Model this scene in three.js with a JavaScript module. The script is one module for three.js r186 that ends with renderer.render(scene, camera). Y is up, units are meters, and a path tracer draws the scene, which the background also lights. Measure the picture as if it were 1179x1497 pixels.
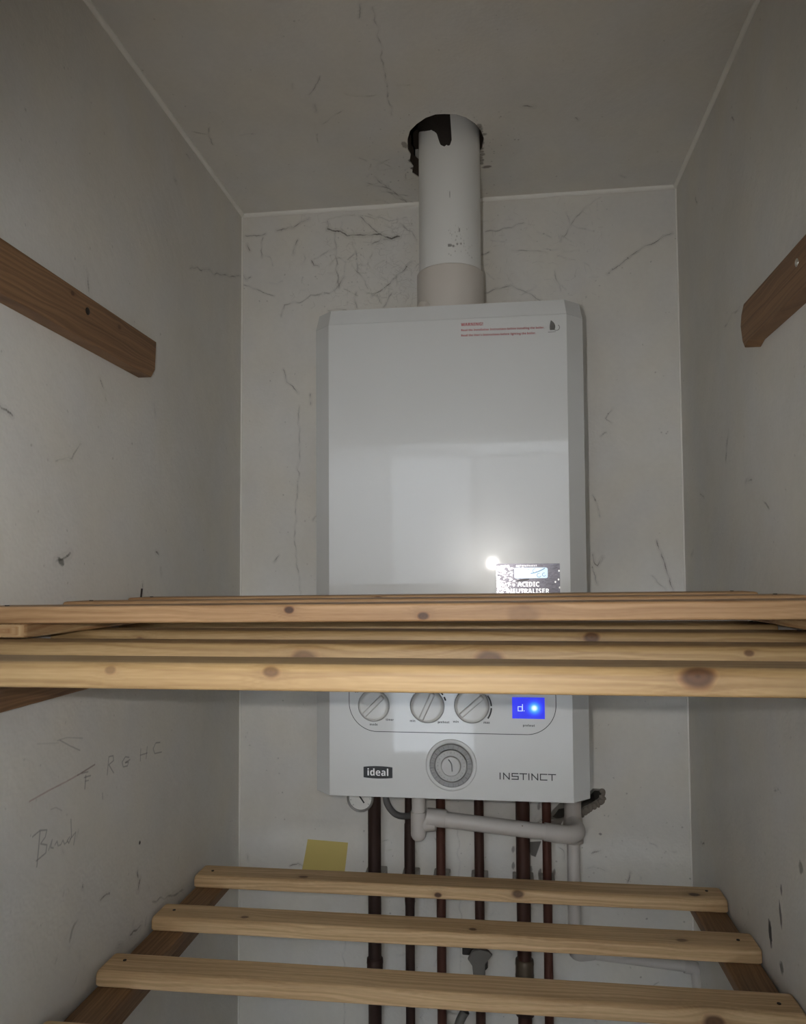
import * as THREE from 'three';
import { mergeGeometries, toCreasedNormals } from 'three/addons/utils/BufferGeometryUtils.js';
import { RoundedBoxGeometry } from 'three/addons/geometries/RoundedBoxGeometry.js';
import { RectAreaLightUniformsLib } from 'three/addons/lights/RectAreaLightUniformsLib.js';
import { createNoise2D } from 'simplex-noise';

// ------------------------------------------------------------------ camera, sky, exposure
const scene = new THREE.Scene();
const IW = 1179, IH = 1497, FULL = 1571, F = 1133.96;      // the lens centre lies 37 px below the middle of the frame
const camera = new THREE.PerspectiveCamera(2 * Math.atan(FULL / 2 / F) * 180 / Math.PI, IW / FULL, 0.02, 60);
camera.position.set(0.0759, 0.3045, 1.3571);
camera.rotation.set(0.0494, 0.1286, -0.0054, 'YXZ');
camera.setViewOffset(IW, FULL, 0, 0, IW, IH);
camera.updateMatrixWorld(true);
scene.add(camera);

const renderer = new THREE.WebGLRenderer({ antialias: true });
renderer.toneMapping = THREE.LinearToneMapping;
renderer.toneMappingExposure = 1.03;
renderer.shadowMap.enabled = true;
RectAreaLightUniformsLib.init();
scene.background = new THREE.Color().setRGB(5.5, 6.1, 6.8);   // overcast daylight outside the hall windows

// the phone torch beside the lens (its lamp body is built further down)
const TORCH = new THREE.Vector3(-0.030, 0.014, -0.002).applyMatrix4(camera.matrixWorld);
const torch = new THREE.SpotLight(new THREE.Color().setRGB(1, 0.965, 0.92), 0.78, 0, 0.76, 1, 2);
torch.position.copy(TORCH);
torch.target.position.copy(new THREE.Vector3(0.0, 0.12, -2).applyMatrix4(camera.matrixWorld));
torch.castShadow = true; torch.shadow.radius = 0.15; torch.shadow.mapSize.set(2048, 2048);
torch.shadow.camera.near = 0.02; torch.shadow.bias = -0.0005;
scene.add(torch, torch.target);

// ------------------------------------------------------------------ helpers
let seed = 7;
const rnd = () => { seed = (seed * 1664525 + 1013904223) >>> 0; return seed / 4294967296; };
const noise = createNoise2D(rnd);
const rr = (a, b) => a + (b - a) * rnd();
const taken = new Map();
function numbered(n) { const k = taken.get(n) ?? 0; taken.set(n, k + 1); return k ? n + '_' + String(k).padStart(3, '0') : n; }
const shade = (o) => { o.castShadow = true; o.receiveShadow = true; return o; };
function mesh(name, geo, mat, parent) {
  const m = shade(new THREE.Mesh(Array.isArray(geo) ? mergeGeometries(geo.map((g) => (g.index ? g.toNonIndexed() : g))) : geo, mat));
  m.name = parent ? name : numbered(name); (parent ?? scene).add(m); return m;
}
function tag(o, label, category, group) { o.userData.label = label; o.userData.category = category; if (group) o.userData.group = group; return o; }
function thing(name, label, category, pos = [0, 0, 0], group) {
  const g = new THREE.Group(); g.name = numbered(name); g.position.set(...pos); scene.add(g); return tag(g, label, category, group);
}
function struct(name, geo, mat, parent) { const m = mesh(name, geo, mat, parent); if (!parent) m.userData.kind = 'structure'; return m; }
const box = (x0, x1, y0, y1, z0, z1) => new THREE.BoxGeometry(x1 - x0, y1 - y0, z1 - z0).translate((x0 + x1) / 2, (y0 + y1) / 2, (z0 + z1) / 2);
const rbox = (w, h, d, r, s = 3) => new RoundedBoxGeometry(w, h, d, s, r);
const cyl = (r, h, n = 40, r2 = r) => new THREE.CylinderGeometry(r2, r, h, n);
const V = (x, y, z) => new THREE.Vector3(x, y, z);
const tube = (pts, r, n = 48, s = 14, tension = 0.5) => new THREE.TubeGeometry(new THREE.CatmullRomCurve3(pts.map((p) => V(...p)), false, 'catmullrom', tension), n, r, s);
function rod(a, b, r, n = 24) {                              // a cylinder from a to b
  const A = V(...a), B = V(...b), d = B.clone().sub(A);
  return cyl(r, d.length(), n).applyQuaternion(new THREE.Quaternion().setFromUnitVectors(V(0, 1, 0), d.clone().normalize())).translate((A.x + B.x) / 2, (A.y + B.y) / 2, (A.z + B.z) / 2);
}
const lathe = (pts, n = 48) => new THREE.LatheGeometry(pts.map(([r, y]) => new THREE.Vector2(r, y)), n);
// a photo pixel as a point on the plane axis = value (0 x, 1 y, 2 z)
function onPlane(px, py, axis, value) {
  const d = new THREE.Vector3((px - IW / 2) / F, -(py - FULL / 2) / F, -1).transformDirection(camera.matrixWorld), o = camera.position;
  const t = (value - o.getComponent(axis)) / d.getComponent(axis);
  return o.clone().addScaledVector(d, t);
}
function planarUV(g, fu, fv) {                                // texture coordinates from the wall's own metres
  const p = g.attributes.position, uv = new Float32Array(p.count * 2);
  for (let i = 0; i < p.count; i++) { uv[2 * i] = fu(p.getX(i), p.getY(i), p.getZ(i)); uv[2 * i + 1] = fv(p.getX(i), p.getY(i), p.getZ(i)); }
  g.setAttribute('uv', new THREE.BufferAttribute(uv, 2)); return g;
}
const clamp = (v, a = 0, b = 1) => Math.min(b, Math.max(a, v));
const col = (r, g, b) => new THREE.Color().setRGB(r / 255, g / 255, b / 255, THREE.SRGBColorSpace);
const std = (c, roughness = 0.6, o = {}) => new THREE.MeshStandardMaterial({ color: c, roughness, ...o });

// ------------------------------------------------------------------ room measures
const XL = -0.3971, XR = 0.3791, YC = 0.9737, FLOOR = -1.38, ZF = 1.0;

// ------------------------------------------------------------------ wall paint with its dirt, cobweb and pencil marks
const wallBump = (() => {
  const n = 512, d = new Uint8Array(n * n * 4);
  for (let y = 0; y < n; y++) for (let x = 0; x < n; x++) {
    const a = x / n * Math.PI * 2, b = y / n * Math.PI * 2;
    const v = 0.5 + 0.28 * noise(3 * Math.cos(a) + 3 * Math.sin(b), 3 * Math.sin(a) + 3 * Math.cos(b) + 11) + 0.22 * noise(x / 7, y / 7) ;
    const i = (y * n + x) * 4; d[i] = d[i + 1] = d[i + 2] = clamp(v) * 255; d[i + 3] = 255;
  }
  const t = new THREE.DataTexture(d, n, n); t.magFilter = THREE.LinearFilter; t.minFilter = THREE.LinearMipmapLinearFilter; t.generateMipmaps = true;
  t.wrapS = t.wrapT = THREE.RepeatWrapping; t.needsUpdate = true; return t;
})();
// paint(u0..u1, v0..v1 in metres) -> a canvas, its pen in photo pixels through toUV
function paintWall(w, h, base, amount, toUV, draw) {
  const c = document.createElement('canvas'); c.width = w; c.height = h;
  const g = c.getContext('2d'), im = g.createImageData(w, h);
  for (let y = 0; y < h; y++) for (let x = 0; x < w; x++) {
    const i = (y * w + x) * 4;
    let v = amount * (0.45 * noise(x / 210, y / 260) + 0.3 * noise(x / 60 + 9, y / 90) + 0.25 * noise(x / 17, y / 17 + 5)) + 1.3 * (noise(x / 2.3, y / 2.3)) ;
    const warm = 0.5 * amount * noise(x / 150 + 40, y / 170);
    im.data[i] = base[0] + v + warm * 0.4; im.data[i + 1] = base[1] + v; im.data[i + 2] = base[2] + v - warm; im.data[i + 3] = 255;
  }
  g.putImageData(im, 0, 0);
  g.lineCap = g.lineJoin = 'round';
  const P = (px, py) => { const [u, v] = toUV(px, py); return [u * w, (1 - v) * h]; };
  const pen = {
    g, P,
    strand(pts, alpha = 0.5, width = 1.6, colour = '42,36,30', fuzz = 1) {   // a dusty thread: short broken pieces that wander, clot and fray
      const path = [], ph = rr(0, 50);
      pts.forEach(([a, b], i) => {
        const [x, y] = P(a, b);
        if (!i) { path.push([x, y]); return; }
        const [x0, y0] = P(...pts[i - 1]), L = Math.hypot(x - x0, y - y0), n = Math.max(2, Math.round(L / 4)), nx = -(y - y0) / (L || 1), ny = (x - x0) / (L || 1);
        for (let s = 1; s <= n; s++) { const t = s / n, w = fuzz * Math.min(5, 1 + L * 0.05) * Math.sin(Math.PI * t) * noise(ph + path.length * 0.09, i) + rr(-0.5, 0.5) * fuzz; path.push([x0 + (x - x0) * t + nx * w, y0 + (y - y0) * t + ny * w]); }
      });
      for (let k = 0; k < 3; k++) for (let i = 1; i < path.length; i++) {
        const dens = clamp(0.55 + 0.75 * noise(ph + i * 0.13, k * 7.7)), d = k * 1.7 * noise(ph + i * 0.11, k * 3 + 2);
        g.strokeStyle = `rgba(${colour},${alpha * dens * (k ? 0.22 : 0.52)})`; g.lineWidth = width * (k ? 0.55 : 0.5 + 0.7 * dens);
        g.beginPath(); g.moveTo(path[i - 1][0] + d, path[i - 1][1] + d); g.lineTo(path[i][0] + d, path[i][1] + d); g.stroke();
        if (rnd() < 0.05 * alpha) { const t = rr(0, 6.3), l = rr(2, 9); g.lineWidth = 0.7; g.beginPath(); g.moveTo(...path[i]); g.lineTo(path[i][0] + l * Math.cos(t), path[i][1] + l * Math.sin(t)); g.stroke(); }
      }
      g.strokeStyle = `rgba(${colour},${alpha * 0.07})`; g.lineWidth = width * 5; g.beginPath(); path.forEach(([x, y], i) => (i ? g.lineTo(x, y) : g.moveTo(x, y))); g.stroke();
      for (const [x, y] of path) if (rnd() < 0.03) { g.fillStyle = `rgba(${colour},${alpha * 0.55})`; g.beginPath(); g.ellipse(x, y, rr(0.8, 2.6) * fuzz, rr(0.8, 1.8) * fuzz, rr(0, 3), 0, 7); g.fill(); }
    },
    pencil(pts, alpha0 = 0.55, width = 1.5, colour = '48,46,46') {
      const alpha = alpha0 * 0.55; g.strokeStyle = `rgba(${colour},${alpha})`; g.lineWidth = width; g.beginPath();
      pts.forEach(([a, b], i) => { const [x, y] = P(a, b); i ? g.lineTo(x, y) : g.moveTo(x, y); }); g.stroke();
    },
    blot(px, py, rx, ry, turn, alpha, colour = '40,36,32') {                 // a smudge with a ragged outline
      const [x, y] = P(px, py); g.fillStyle = `rgba(${colour},${alpha})`;
      for (let k = 0; k < 4; k++) { g.beginPath(); for (let a = 0; a < 14; a++) { const t = a / 14 * 6.283, s = rr(0.55, 1.1), ex = rx * s * Math.cos(t), ey = ry * s * Math.sin(t); g.lineTo(x + ex * Math.cos(turn) - ey * Math.sin(turn), y + ex * Math.sin(turn) + ey * Math.cos(turn)); } g.closePath(); g.fill(); }
    },
    poly(pts, fill) { g.fillStyle = fill; g.beginPath(); pts.forEach(([a, b]) => g.lineTo(...P(a, b))); g.closePath(); g.fill(); },
    specks(n, alpha, box4) { for (let i = 0; i < n; i++) { const [x, y] = P(rr(box4[0], box4[2]), rr(box4[1], box4[3])); g.fillStyle = `rgba(45,38,30,${alpha * rr(0.3, 1)})`; g.beginPath(); g.ellipse(x, y, rr(0.5, 2), rr(0.5, 2.4), rr(0, 3), 0, 7); g.fill(); } },
  };
  draw(pen);
  const t = new THREE.CanvasTexture(c); t.colorSpace = THREE.SRGBColorSpace; t.wrapS = t.wrapT = THREE.MirroredRepeatWrapping; t.anisotropy = 8; return t;
}
function wallMaterial(map, repeatX, repeatY, bump = 0.00035) {
  const b = wallBump.clone(); b.repeat.set(repeatX, repeatY); b.needsUpdate = true;
  return new THREE.MeshStandardMaterial({ map, roughness: 0.82, bumpMap: b, bumpScale: bump });
}
const PAINT = [222, 218, 210];                                // the one old white emulsion on walls and ceiling
const Y0 = -0.45, YH = YC - Y0;                               // the painted height of each wall texture
const z1 = (s, ox, oy) => (pts) => pts.map(([a, b]) => [ox + a / s, oy + b / s]);
const zTop = z1(3.93, 340, 290), zRight = z1(1.736, 500, 130), zLow = z1(3.48, 840, 560), zMid = z1(2.456, 0, 540), zPen = z1(2.563, 0, 1040), zEl = z1(5.895, 700, 1140), zCeil = z1(1.965, 0, 0), zR2 = z1(3.11, 800, 1140);

const backMap = paintWall(1024, 1880, PAINT, 5, (px, py) => { const p = onPlane(px, py, 2, 0); return [(p.x - XL) / (XR - XL), (p.y - Y0) / YH]; }, (pen) => {
  const s = (pts, a, w) => pen.strand(pts, a, w);
  // cobwebs left of the flue
  s(zTop([[75, 215], [140, 215], [190, 203]]), 0.45, 2); s(zTop([[255, 185], [300, 176], [350, 168], [400, 135], [440, 118]]), 0.6, 2.2);
  s(zTop([[375, 238], [360, 275], [350, 322]]), 0.55, 2); s(zTop([[85, 265], [100, 300]]), 0.6, 2.2); s(zTop([[176, 225], [165, 300], [168, 340]]), 0.4, 1.6);
  s(zTop([[548, 176], [620, 190], [660, 214], [720, 211], [775, 210], [850, 205], [915, 232], [960, 218]]), 0.68, 2.8);
  s(zTop([[800, 262], [850, 240], [905, 235], [950, 225]]), 0.5, 2); s(zTop([[550, 120], [700, 95], [830, 120]]), 0.25, 1.4);
  s(zTop([[546, 128], [551, 150], [548, 178]]), 0.42, 2); s(zTop([[590, 200], [594, 310], [598, 400], [610, 500], [560, 545], [450, 556], [400, 595], [300, 612], [280, 680]]), 0.42, 1.6);
  s(zTop([[690, 250], [714, 330], [716, 420], [760, 470], [780, 520]]), 0.36, 1.5); s(zTop([[455, 358], [468, 384], [492, 386]]), 0.6, 2);
  s(zTop([[470, 350], [530, 315], [590, 290]]), 0.35, 1.4); s(zTop([[640, 455], [618, 490], [610, 515]]), 0.5, 2.4); s(zTop([[1032, 362], [1002, 392], [940, 460], [890, 500], [800, 565]]), 0.5, 2);
  s(zTop([[915, 548], [890, 590], [868, 625]]), 0.45, 1.8); s(zTop([[712, 540], [700, 575], [716, 632]]), 0.45, 1.8); s(zTop([[66, 498], [110, 512], [160, 532], [240, 560]]), 0.42, 1.6);
  s(zTop([[60, 440], [82, 470], [104, 452]]), 0.5, 2); s(zTop([[660, 352], [710, 305]]), 0.35, 1.5); s(zTop([[735, 105], [790, 155], [832, 195]]), 0.5, 2); s(zTop([[550, 645], [640, 640], [725, 655]]), 0.35, 1.6);
  s(zTop([[960, 150], [1030, 190], [1060, 250]]), 0.35, 1.6); s(zTop([[640, 520], [720, 560]]), 0.25, 1.3); s(zTop([[780, 90], [900, 130], [1000, 110]]), 0.22, 1.4);
  pen.specks(90, 0.2, [440, 310, 620, 450]);
  for (let k = 0; k < 240; k++) { const a = 380 + 230 * Math.sqrt(rnd()), b = rr(314, 446), t = rr(0, 6.3), l = rr(3, 12); pen.pencil([[a, b], [a + l * Math.cos(t), b + l * Math.sin(t)], [a + l * 1.7 * Math.cos(t + 0.6), b + l * 1.5 * Math.sin(t + 0.6)]], rr(0.08, 0.26), 1, '60,52,44'); }
  for (let k = 0; k < 26; k++) { const a = rr(380, 610), b = rr(318, 430), t = rr(0, 6.3), l = rr(8, 34); s([[a, b], [a + l * Math.cos(t) * 0.5, b + l * Math.sin(t) * 0.4], [a + l * Math.cos(t + 0.5), b + l * Math.sin(t + 0.5)]], rr(0.12, 0.26), 1.2); }
  // right of the flue
  s(zRight([[675, 470], [700, 450], [716, 438], [760, 405], [790, 392], [840, 365]]), 0.5, 2); s(zRight([[365, 362], [430, 352], [462, 340]]), 0.4, 1.6); s(zRight([[358, 520], [430, 498], [510, 540]]), 0.4, 1.8);
  s(zRight([[556, 388], [590, 332], [622, 300]]), 0.35, 1.7); s(zRight([[430, 410], [522, 416]]), 0.32, 1.7); s(zRight([[540, 460], [556, 512]]), 0.3, 1.6); s(zRight([[356, 420], [374, 414]]), 0.5, 1.8);
  for (let k = 0; k < 20; k++) { const a = rr(712, 880), b = rr(300, 430), t = rr(0, 6.3), l = rr(8, 30); s([[a, b], [a + l * Math.cos(t), b + l * Math.sin(t) * 0.6]], rr(0.1, 0.22), 1.2); }
  pen.specks(40, 0.18, [710, 290, 900, 450]);
  for (let k = 0; k < 120; k++) { const a = rr(708, 880), b = rr(296, 440), t = rr(0, 6.3), l = rr(3, 11); pen.pencil([[a, b], [a + l * Math.cos(t), b + l * Math.sin(t)]], rr(0.08, 0.22), 1, '60,52,44'); }
  // right of the boiler, lower
  s(zLow([[196, 128], [160, 180], [192, 202]]), 0.35, 1.5); s(zLow([[134, 272], [162, 250]]), 0.42, 1.7); s(zLow([[420, 800], [430, 842], [450, 890], [475, 970], [502, 1052]]), 0.6, 1.9);
  s(zLow([[395, 980], [420, 1010], [470, 1056]]), 0.4, 1.5); s(zLow([[94, 570], [118, 630], [130, 680]]), 0.4, 1.5); s(zLow([[95, 870], [102, 912], [118, 930], [146, 884]]), 0.6, 2.2); s(zLow([[84, 920], [100, 965], [116, 1024]]), 0.5, 1.8);
  // left of the boiler
  s(zMid([[1018, 0], [1030, 46], [1072, 86]]), 0.5, 1.9); s(zMid([[1115, 88], [1116, 126]]), 0.5, 2); s(zMid([[1075, 130], [1076, 230], [1068, 450], [1058, 600], [1065, 700], [1080, 800], [1078, 860]]), 0.34, 1.5); s(zMid([[1002, 668], [984, 692]]), 0.5, 2); s(zMid([[1142, 514], [1124, 542]]), 0.45, 1.6);
  pen.specks(70, 0.2, [356, 330, 470, 1250]); pen.specks(60, 0.2, [868, 300, 1000, 1290]);
  // scuffs and bare plaster round the pipes
  for (let k = 0; k < 46; k++) { const a = rr(520, 1010), b = rr(1175, 1495), t = rr(0, 6.3), l = rr(3, 14); s([[a, b], [a + l * Math.cos(t), b + l * Math.sin(t)]], rr(0.12, 0.34), 1.4); }
  pen.specks(160, 0.3, [500, 1170, 1010, 1497]);
  pen.strand([[672, 1180], [671, 1290], [674, 1400], [673, 1497]], 0.18, 1.2); pen.strand([[505, 1370], [500, 1440], [508, 1497]], 0.2, 1.4);
  pen.strand([[922, 1275], [918, 1290]], 0.6, 1.6); pen.strand([[424, 1266], [436, 1262], [446, 1270]], 0.6, 1.8); pen.strand([[362, 1250], [363, 1258]], 0.5, 2);
  // cement showing round the pipe hole
  const cem = 'rgba(112,106,98,0.95)';
  pen.poly(zEl([[985, 75], [1070, 80], [1082, 135], [1062, 205], [1000, 245], [945, 285], [900, 300], [880, 335], [800, 330], [700, 345], [625, 345], [610, 310], [640, 260], [700, 200], [860, 200]]), cem);
  pen.poly(zEl([[440, 535], [540, 530], [515, 600], [492, 665], [452, 650], [436, 600]]), 'rgba(104,99,92,0.95)');
  pen.poly(zEl([[620, 350], [740, 335], [700, 400], [640, 420]]), 'rgba(120,114,106,0.9)');
  pen.strand(zEl([[440, 388], [500, 372], [545, 345]]), 0.7, 2.6); pen.strand(zEl([[690, 580], [735, 610], [738, 690]]), 0.45, 2); pen.strand(zEl([[975, 635], [1060, 612]]), 0.35, 2.6); pen.strand(zEl([[935, 770], [1000, 755], [1090, 780]]), 0.3, 2.4); pen.blot(...zEl([[1050, 468]])[0], 4, 3, 0, 0.12);
  for (const [a, b] of [[298, 600], [300, 740], [450, 770], [530, 800], [650, 800], [520, 230]]) pen.blot(...zEl([[a, b]])[0], 4, 9, 0.1, 0.16, '90,84,76');
});
const sideUV = (xw) => (px, py) => { const p = onPlane(px, py, 0, xw); return [p.z / ZF, (p.y - Y0) / YH]; };
const leftMap = paintWall(1180, 1680, PAINT, 5, sideUV(XL), (pen) => {
  const s = (pts, a, w) => pen.strand(pts, a, w);
  s(zMid([[0, 132], [22, 146], [45, 164]]), 0.55, 2); s(zMid([[360, 30], [372, 70], [382, 112]]), 0.25, 2.2); s(zMid([[200, 330], [258, 320], [286, 268]]), 0.25, 2); s(zMid([[200, 690], [230, 676], [252, 660]]), 0.45, 3); pen.blot(89, 821, 9, 5, -0.4, 0.14);
  s(zMid([[560, 655], [570, 665]]), 0.5, 2.4); s(zMid([[575, 715], [580, 738]]), 0.35, 2); s(zMid([[512, 770], [510, 812]]), 0.4, 2.4); s([[125, 395], [128, 402], [131, 430]], 0.3, 3); s([[255, 262], [258, 266]], 0.5, 2.6); s([[225, 590], [228, 610]], 0.2, 2);
  s([[278, 392], [300, 394], [322, 402], [352, 404]], 0.45, 1.7); s([[272, 225], [278, 232]], 0.3, 1.6);
  pen.specks(200, 0.16, [0, 20, 350, 1400]);
  // pencil writing
  const L = (pts, a = 0.62, w = 1.6) => pen.pencil(zPen(pts), a, w);
  L([[318, 290], [322, 240]], 0.65, 1.8); L([[316, 248], [340, 240]]); L([[306, 232], [330, 226]], 0.6); L([[320, 262], [332, 258]], 0.5);
  L([[402, 238], [408, 170], [424, 166], [426, 184], [408, 200], [426, 230]]);
  L([[484, 172], [470, 170], [458, 190], [462, 208], [478, 204], [482, 190], [470, 192]]); L([[470, 192], [488, 180]]);
  L([[528, 140], [526, 186]]); L([[552, 132], [548, 176]]); L([[526, 164], [552, 156]]);
  L([[600, 116], [584, 118], [574, 140], [580, 158], [606, 152]]);
  pen.pencil(zPen([[110, 338], [180, 298], [250, 262], [300, 234], [356, 200]]), 0.55, 1.7, '120,70,62'); L([[290, 240], [356, 198]], 0.5, 1.4);
  L([[215, 110], [250, 98], [310, 100]], 0.28, 1.4); L([[225, 108], [260, 128], [300, 146]], 0.42, 1.5); L([[140, 122], [220, 118]], 0.15, 1.4);
  L([[384, 306], [385, 328]], 0.45);
  L([[150, 450], [146, 500], [138, 582]], 0.6, 1.8); L([[122, 470], [150, 446], [176, 444], [170, 470], [152, 496], [176, 500], [172, 530], [146, 552], [136, 560]], 0.55, 1.7);
  L([[182, 520], [196, 480], [190, 510], [200, 512]], 0.5); L([[206, 500], [214, 486], [218, 504], [226, 500]], 0.5); L([[228, 500], [236, 482], [242, 498], [252, 488]], 0.5); L([[262, 470], [252, 484], [258, 494], [268, 470], [266, 404]], 0.55, 1.7); L([[262, 480], [284, 452], [276, 500]], 0.5);
  L([[190, 368], [210, 360], [232, 372]], 0.25);
  // scuffs low on the wall
  pen.blot(...zPen([[524, 492]])[0], 3.4, 3, 0, 0.3); s(zPen([[515, 596], [518, 620]]), 0.5, 2.4); s(zPen([[524, 632], [518, 668]]), 0.6, 3); s(zPen([[410, 682], [376, 706]]), 0.4, 2); s(zPen([[488, 838], [500, 824], [530, 800]]), 0.55, 2.6); s(zPen([[440, 884], [455, 880]]), 0.5, 3);
  s(zPen([[292, 780], [270, 820], [262, 860]]), 0.2, 4); s(zPen([[310, 650], [312, 660]]), 0.4, 1.8); s(zPen([[240, 670], [238, 690]]), 0.2, 3); s(zPen([[570, 714], [640, 690], [690, 668]]), 0.25, 3);
  for (let k = 0; k < 22; k++) { const a = rr(80, 300), b = rr(1200, 1440), l = rr(3, 12); s([[a, b], [a + rr(-l, l) * 0.4, b + l]], rr(0.08, 0.2), 1.6); }
});
const rightMap = paintWall(1180, 1680, PAINT, 5, sideUV(XR), (pen) => {
  const s = (pts, a, w) => pen.strand(pts, a, w);
  s(zLow([[786, 250], [776, 320], [772, 394]]), 0.42, 2.6); s(zLow([[870, 504], [904, 492]]), 0.4, 2); s(zLow([[640, 565], [660, 580]]), 0.4, 2); s(zLow([[606, 858], [596, 878]]), 0.5, 2.4); s(zLow([[960, 600], [992, 640]]), 0.25, 3);
  s(zRight([[898, 275], [902, 290]]), 0.4, 2.2); s(zRight([[990, 72], [996, 80]]), 0.35, 2); s([[1060, 478], [1082, 448]], 0.16, 3);
  pen.blot(...zR2([[1016, 695]])[0], 7, 20, -0.12, 0.34, '52,50,50'); pen.blot(...zR2([[1062, 610]])[0], 5, 18, -0.2, 0.2, '60,56,54'); pen.blot(...zR2([[1156, 400]])[0], 8, 9, 0, 0.1); pen.blot(...zR2([[1068, 855]])[0], 8, 9, -0.3, 0.14); pen.blot(...zR2([[1066, 500]])[0], 4, 8, 0, 0.12);
  s(zR2([[700, 286], [716, 288]]), 0.5, 2); s(zR2([[915, 590], [918, 615]]), 0.12, 3); s(zR2([[1035, 50], [1055, 44]]), 0.3, 1.8);
  pen.specks(170, 0.16, [990, 20, 1179, 1450]);
});
const ceilMap = paintWall(1024, 1320, PAINT, 5, (px, py) => { const p = onPlane(px, py, 1, YC); return [(p.x - XL) / (XR - XL), 1 - p.z / ZF]; }, (pen) => {
  const s = (pts, a, w) => pen.strand(pts, a, w);
  s(zCeil([[920, 218], [905, 250], [888, 272]]), 0.35, 1.6); s(zCeil([[905, 300], [908, 322]]), 0.45, 1.8); s(zCeil([[928, 356], [956, 334], [985, 318]]), 0.3, 1.6); s(zCeil([[554, 378], [600, 386], [612, 416]]), 0.4, 1.7); s(zCeil([[602, 366], [598, 384]]), 0.35, 1.4); s(zCeil([[1034, 10], [1033, 52]]), 0.4, 1.6);
  s(zCeil([[1070, 20], [1096, 130], [1112, 240], [1126, 332]]), 0.3, 1.6); s(zCeil([[992, 270], [1030, 276], [1080, 274]]), 0.28, 1.6); s(zCeil([[690, 388], [730, 384]]), 0.2, 1.4); s(zCeil([[840, 240], [842, 256]]), 0.3, 1.4); s(zCeil([[1140, 246], [1178, 244]]), 0.25, 1.4); s(zCeil([[912, 384], [914, 410]]), 0.25, 1.4);
  s([[765, 155], [780, 156]], 0.5, 3.2); s([[842, 172], [846, 176]], 0.35, 2); s([[538, 268], [570, 276], [600, 300]], 0.4, 2.4); s([[548, 258], [580, 290], [606, 296]], 0.35, 2); s([[560, 280], [596, 286]], 0.35, 2); s([[908, 256], [914, 260]], 0.4, 2);
  for (let k = 0; k < 20; k++) { const a = rr(530, 612), b = rr(232, 304), l = rr(6, 24), t = rr(0, 6.3); s([[a, b], [a + l * Math.cos(t), b + l * Math.sin(t) * 0.4]], rr(0.12, 0.28), 1.4); }
  // ragged brown blots round the flue hole
  for (const [a, b, rx, ry, al] of [[592, 212, 7, 16, 0.12], [604, 234, 12, 9, 0.3], [606, 246, 10, 7, 0.3], ...Array.from({ length: 14 }, (_, k) => [rr(701, 708), 184 + k * 4.2, rr(4, 9), rr(5, 9), 0.12]), [712, 244, 12, 6, 0.16]]) pen.blot(a, b, rx, ry, 0.2, al, '70,60,50');
  pen.specks(120, 0.3, [540, 160, 760, 300]); pen.specks(90, 0.18, [160, 20, 1100, 300]);
});

// ------------------------------------------------------------------ the cupboard shell
const U1 = (x) => (x - XL) / (XR - XL), VW = (x, y) => (y - Y0) / YH;
{
  // back wall, with the ragged hole knocked through for the waste pipe
  const sh = new THREE.Shape([[XL - 0.1, FLOOR], [XR + 0.1, FLOOR], [XR + 0.1, YC + 0.1], [XL - 0.1, YC + 0.1]].map((p) => new THREE.Vector2(...p)));
  const ragged = zEl([[1000, 92], [1048, 96], [1062, 118], [1040, 152], [1010, 178], [960, 206], [905, 232], [880, 262], [842, 274], [800, 300], [748, 312], [716, 330], [672, 334], [636, 318], [664, 290], [690, 252], [770, 236], [812, 214], [870, 206], [930, 168], [966, 130]]);
  sh.holes.push(new THREE.Path(ragged.map(([a, b]) => { const p = onPlane(a, b, 2, 0); return new THREE.Vector2(p.x, p.y); }).reverse()));
  const g = planarUV(new THREE.ExtrudeGeometry(sh, { depth: 0.1, bevelEnabled: false }).translate(0, 0, -0.1), (x) => U1(x), VW);
  const wb = struct('wall_back', g, wallMaterial(backMap, 1.6, 2.9));
  const cavity = mesh('cavity', box(0.08, 0.28, -0.18, 0.0, -0.13, -0.1), std(col(84, 78, 70), 0.95), wb);
  cavity.userData.label = 'dark bare cement inside the hole';
  // crumbs of mortar round the lower lip of the hole
  const crumb = new THREE.IcosahedronGeometry(0.006, 1), cm = std(col(126, 118, 108), 0.95);
  zEl([[1066, 96], [1074, 122], [1070, 152], [1056, 186], [1024, 206], [996, 226], [962, 240], [936, 262], [912, 278], [888, 300]]).forEach(([a, b], i) => {
    const p = onPlane(a, b, 2, 0.001), m = mesh('mortar_crumb', crumb, cm, wb); m.position.copy(p); m.scale.set(rr(0.7, 1.4), rr(0.6, 1.1), 0.55); m.rotation.z = i * 1.3;
  });
}
const sideG = (x0, x1) => planarUV(box(x0, x1, FLOOR, YC + 0.1, -0.1, ZF + 0.1), (x, y, z) => z / ZF, VW);
struct('wall_left', sideG(XL - 0.1, XL), wallMaterial(leftMap, 2, 2.9));
struct('wall_right', sideG(XR, XR + 0.1), wallMaterial(rightMap, 2, 2.9));
const HOLE = { x: -0.007, z: 0.191, rx: 0.061, rz: 0.075 };
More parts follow.
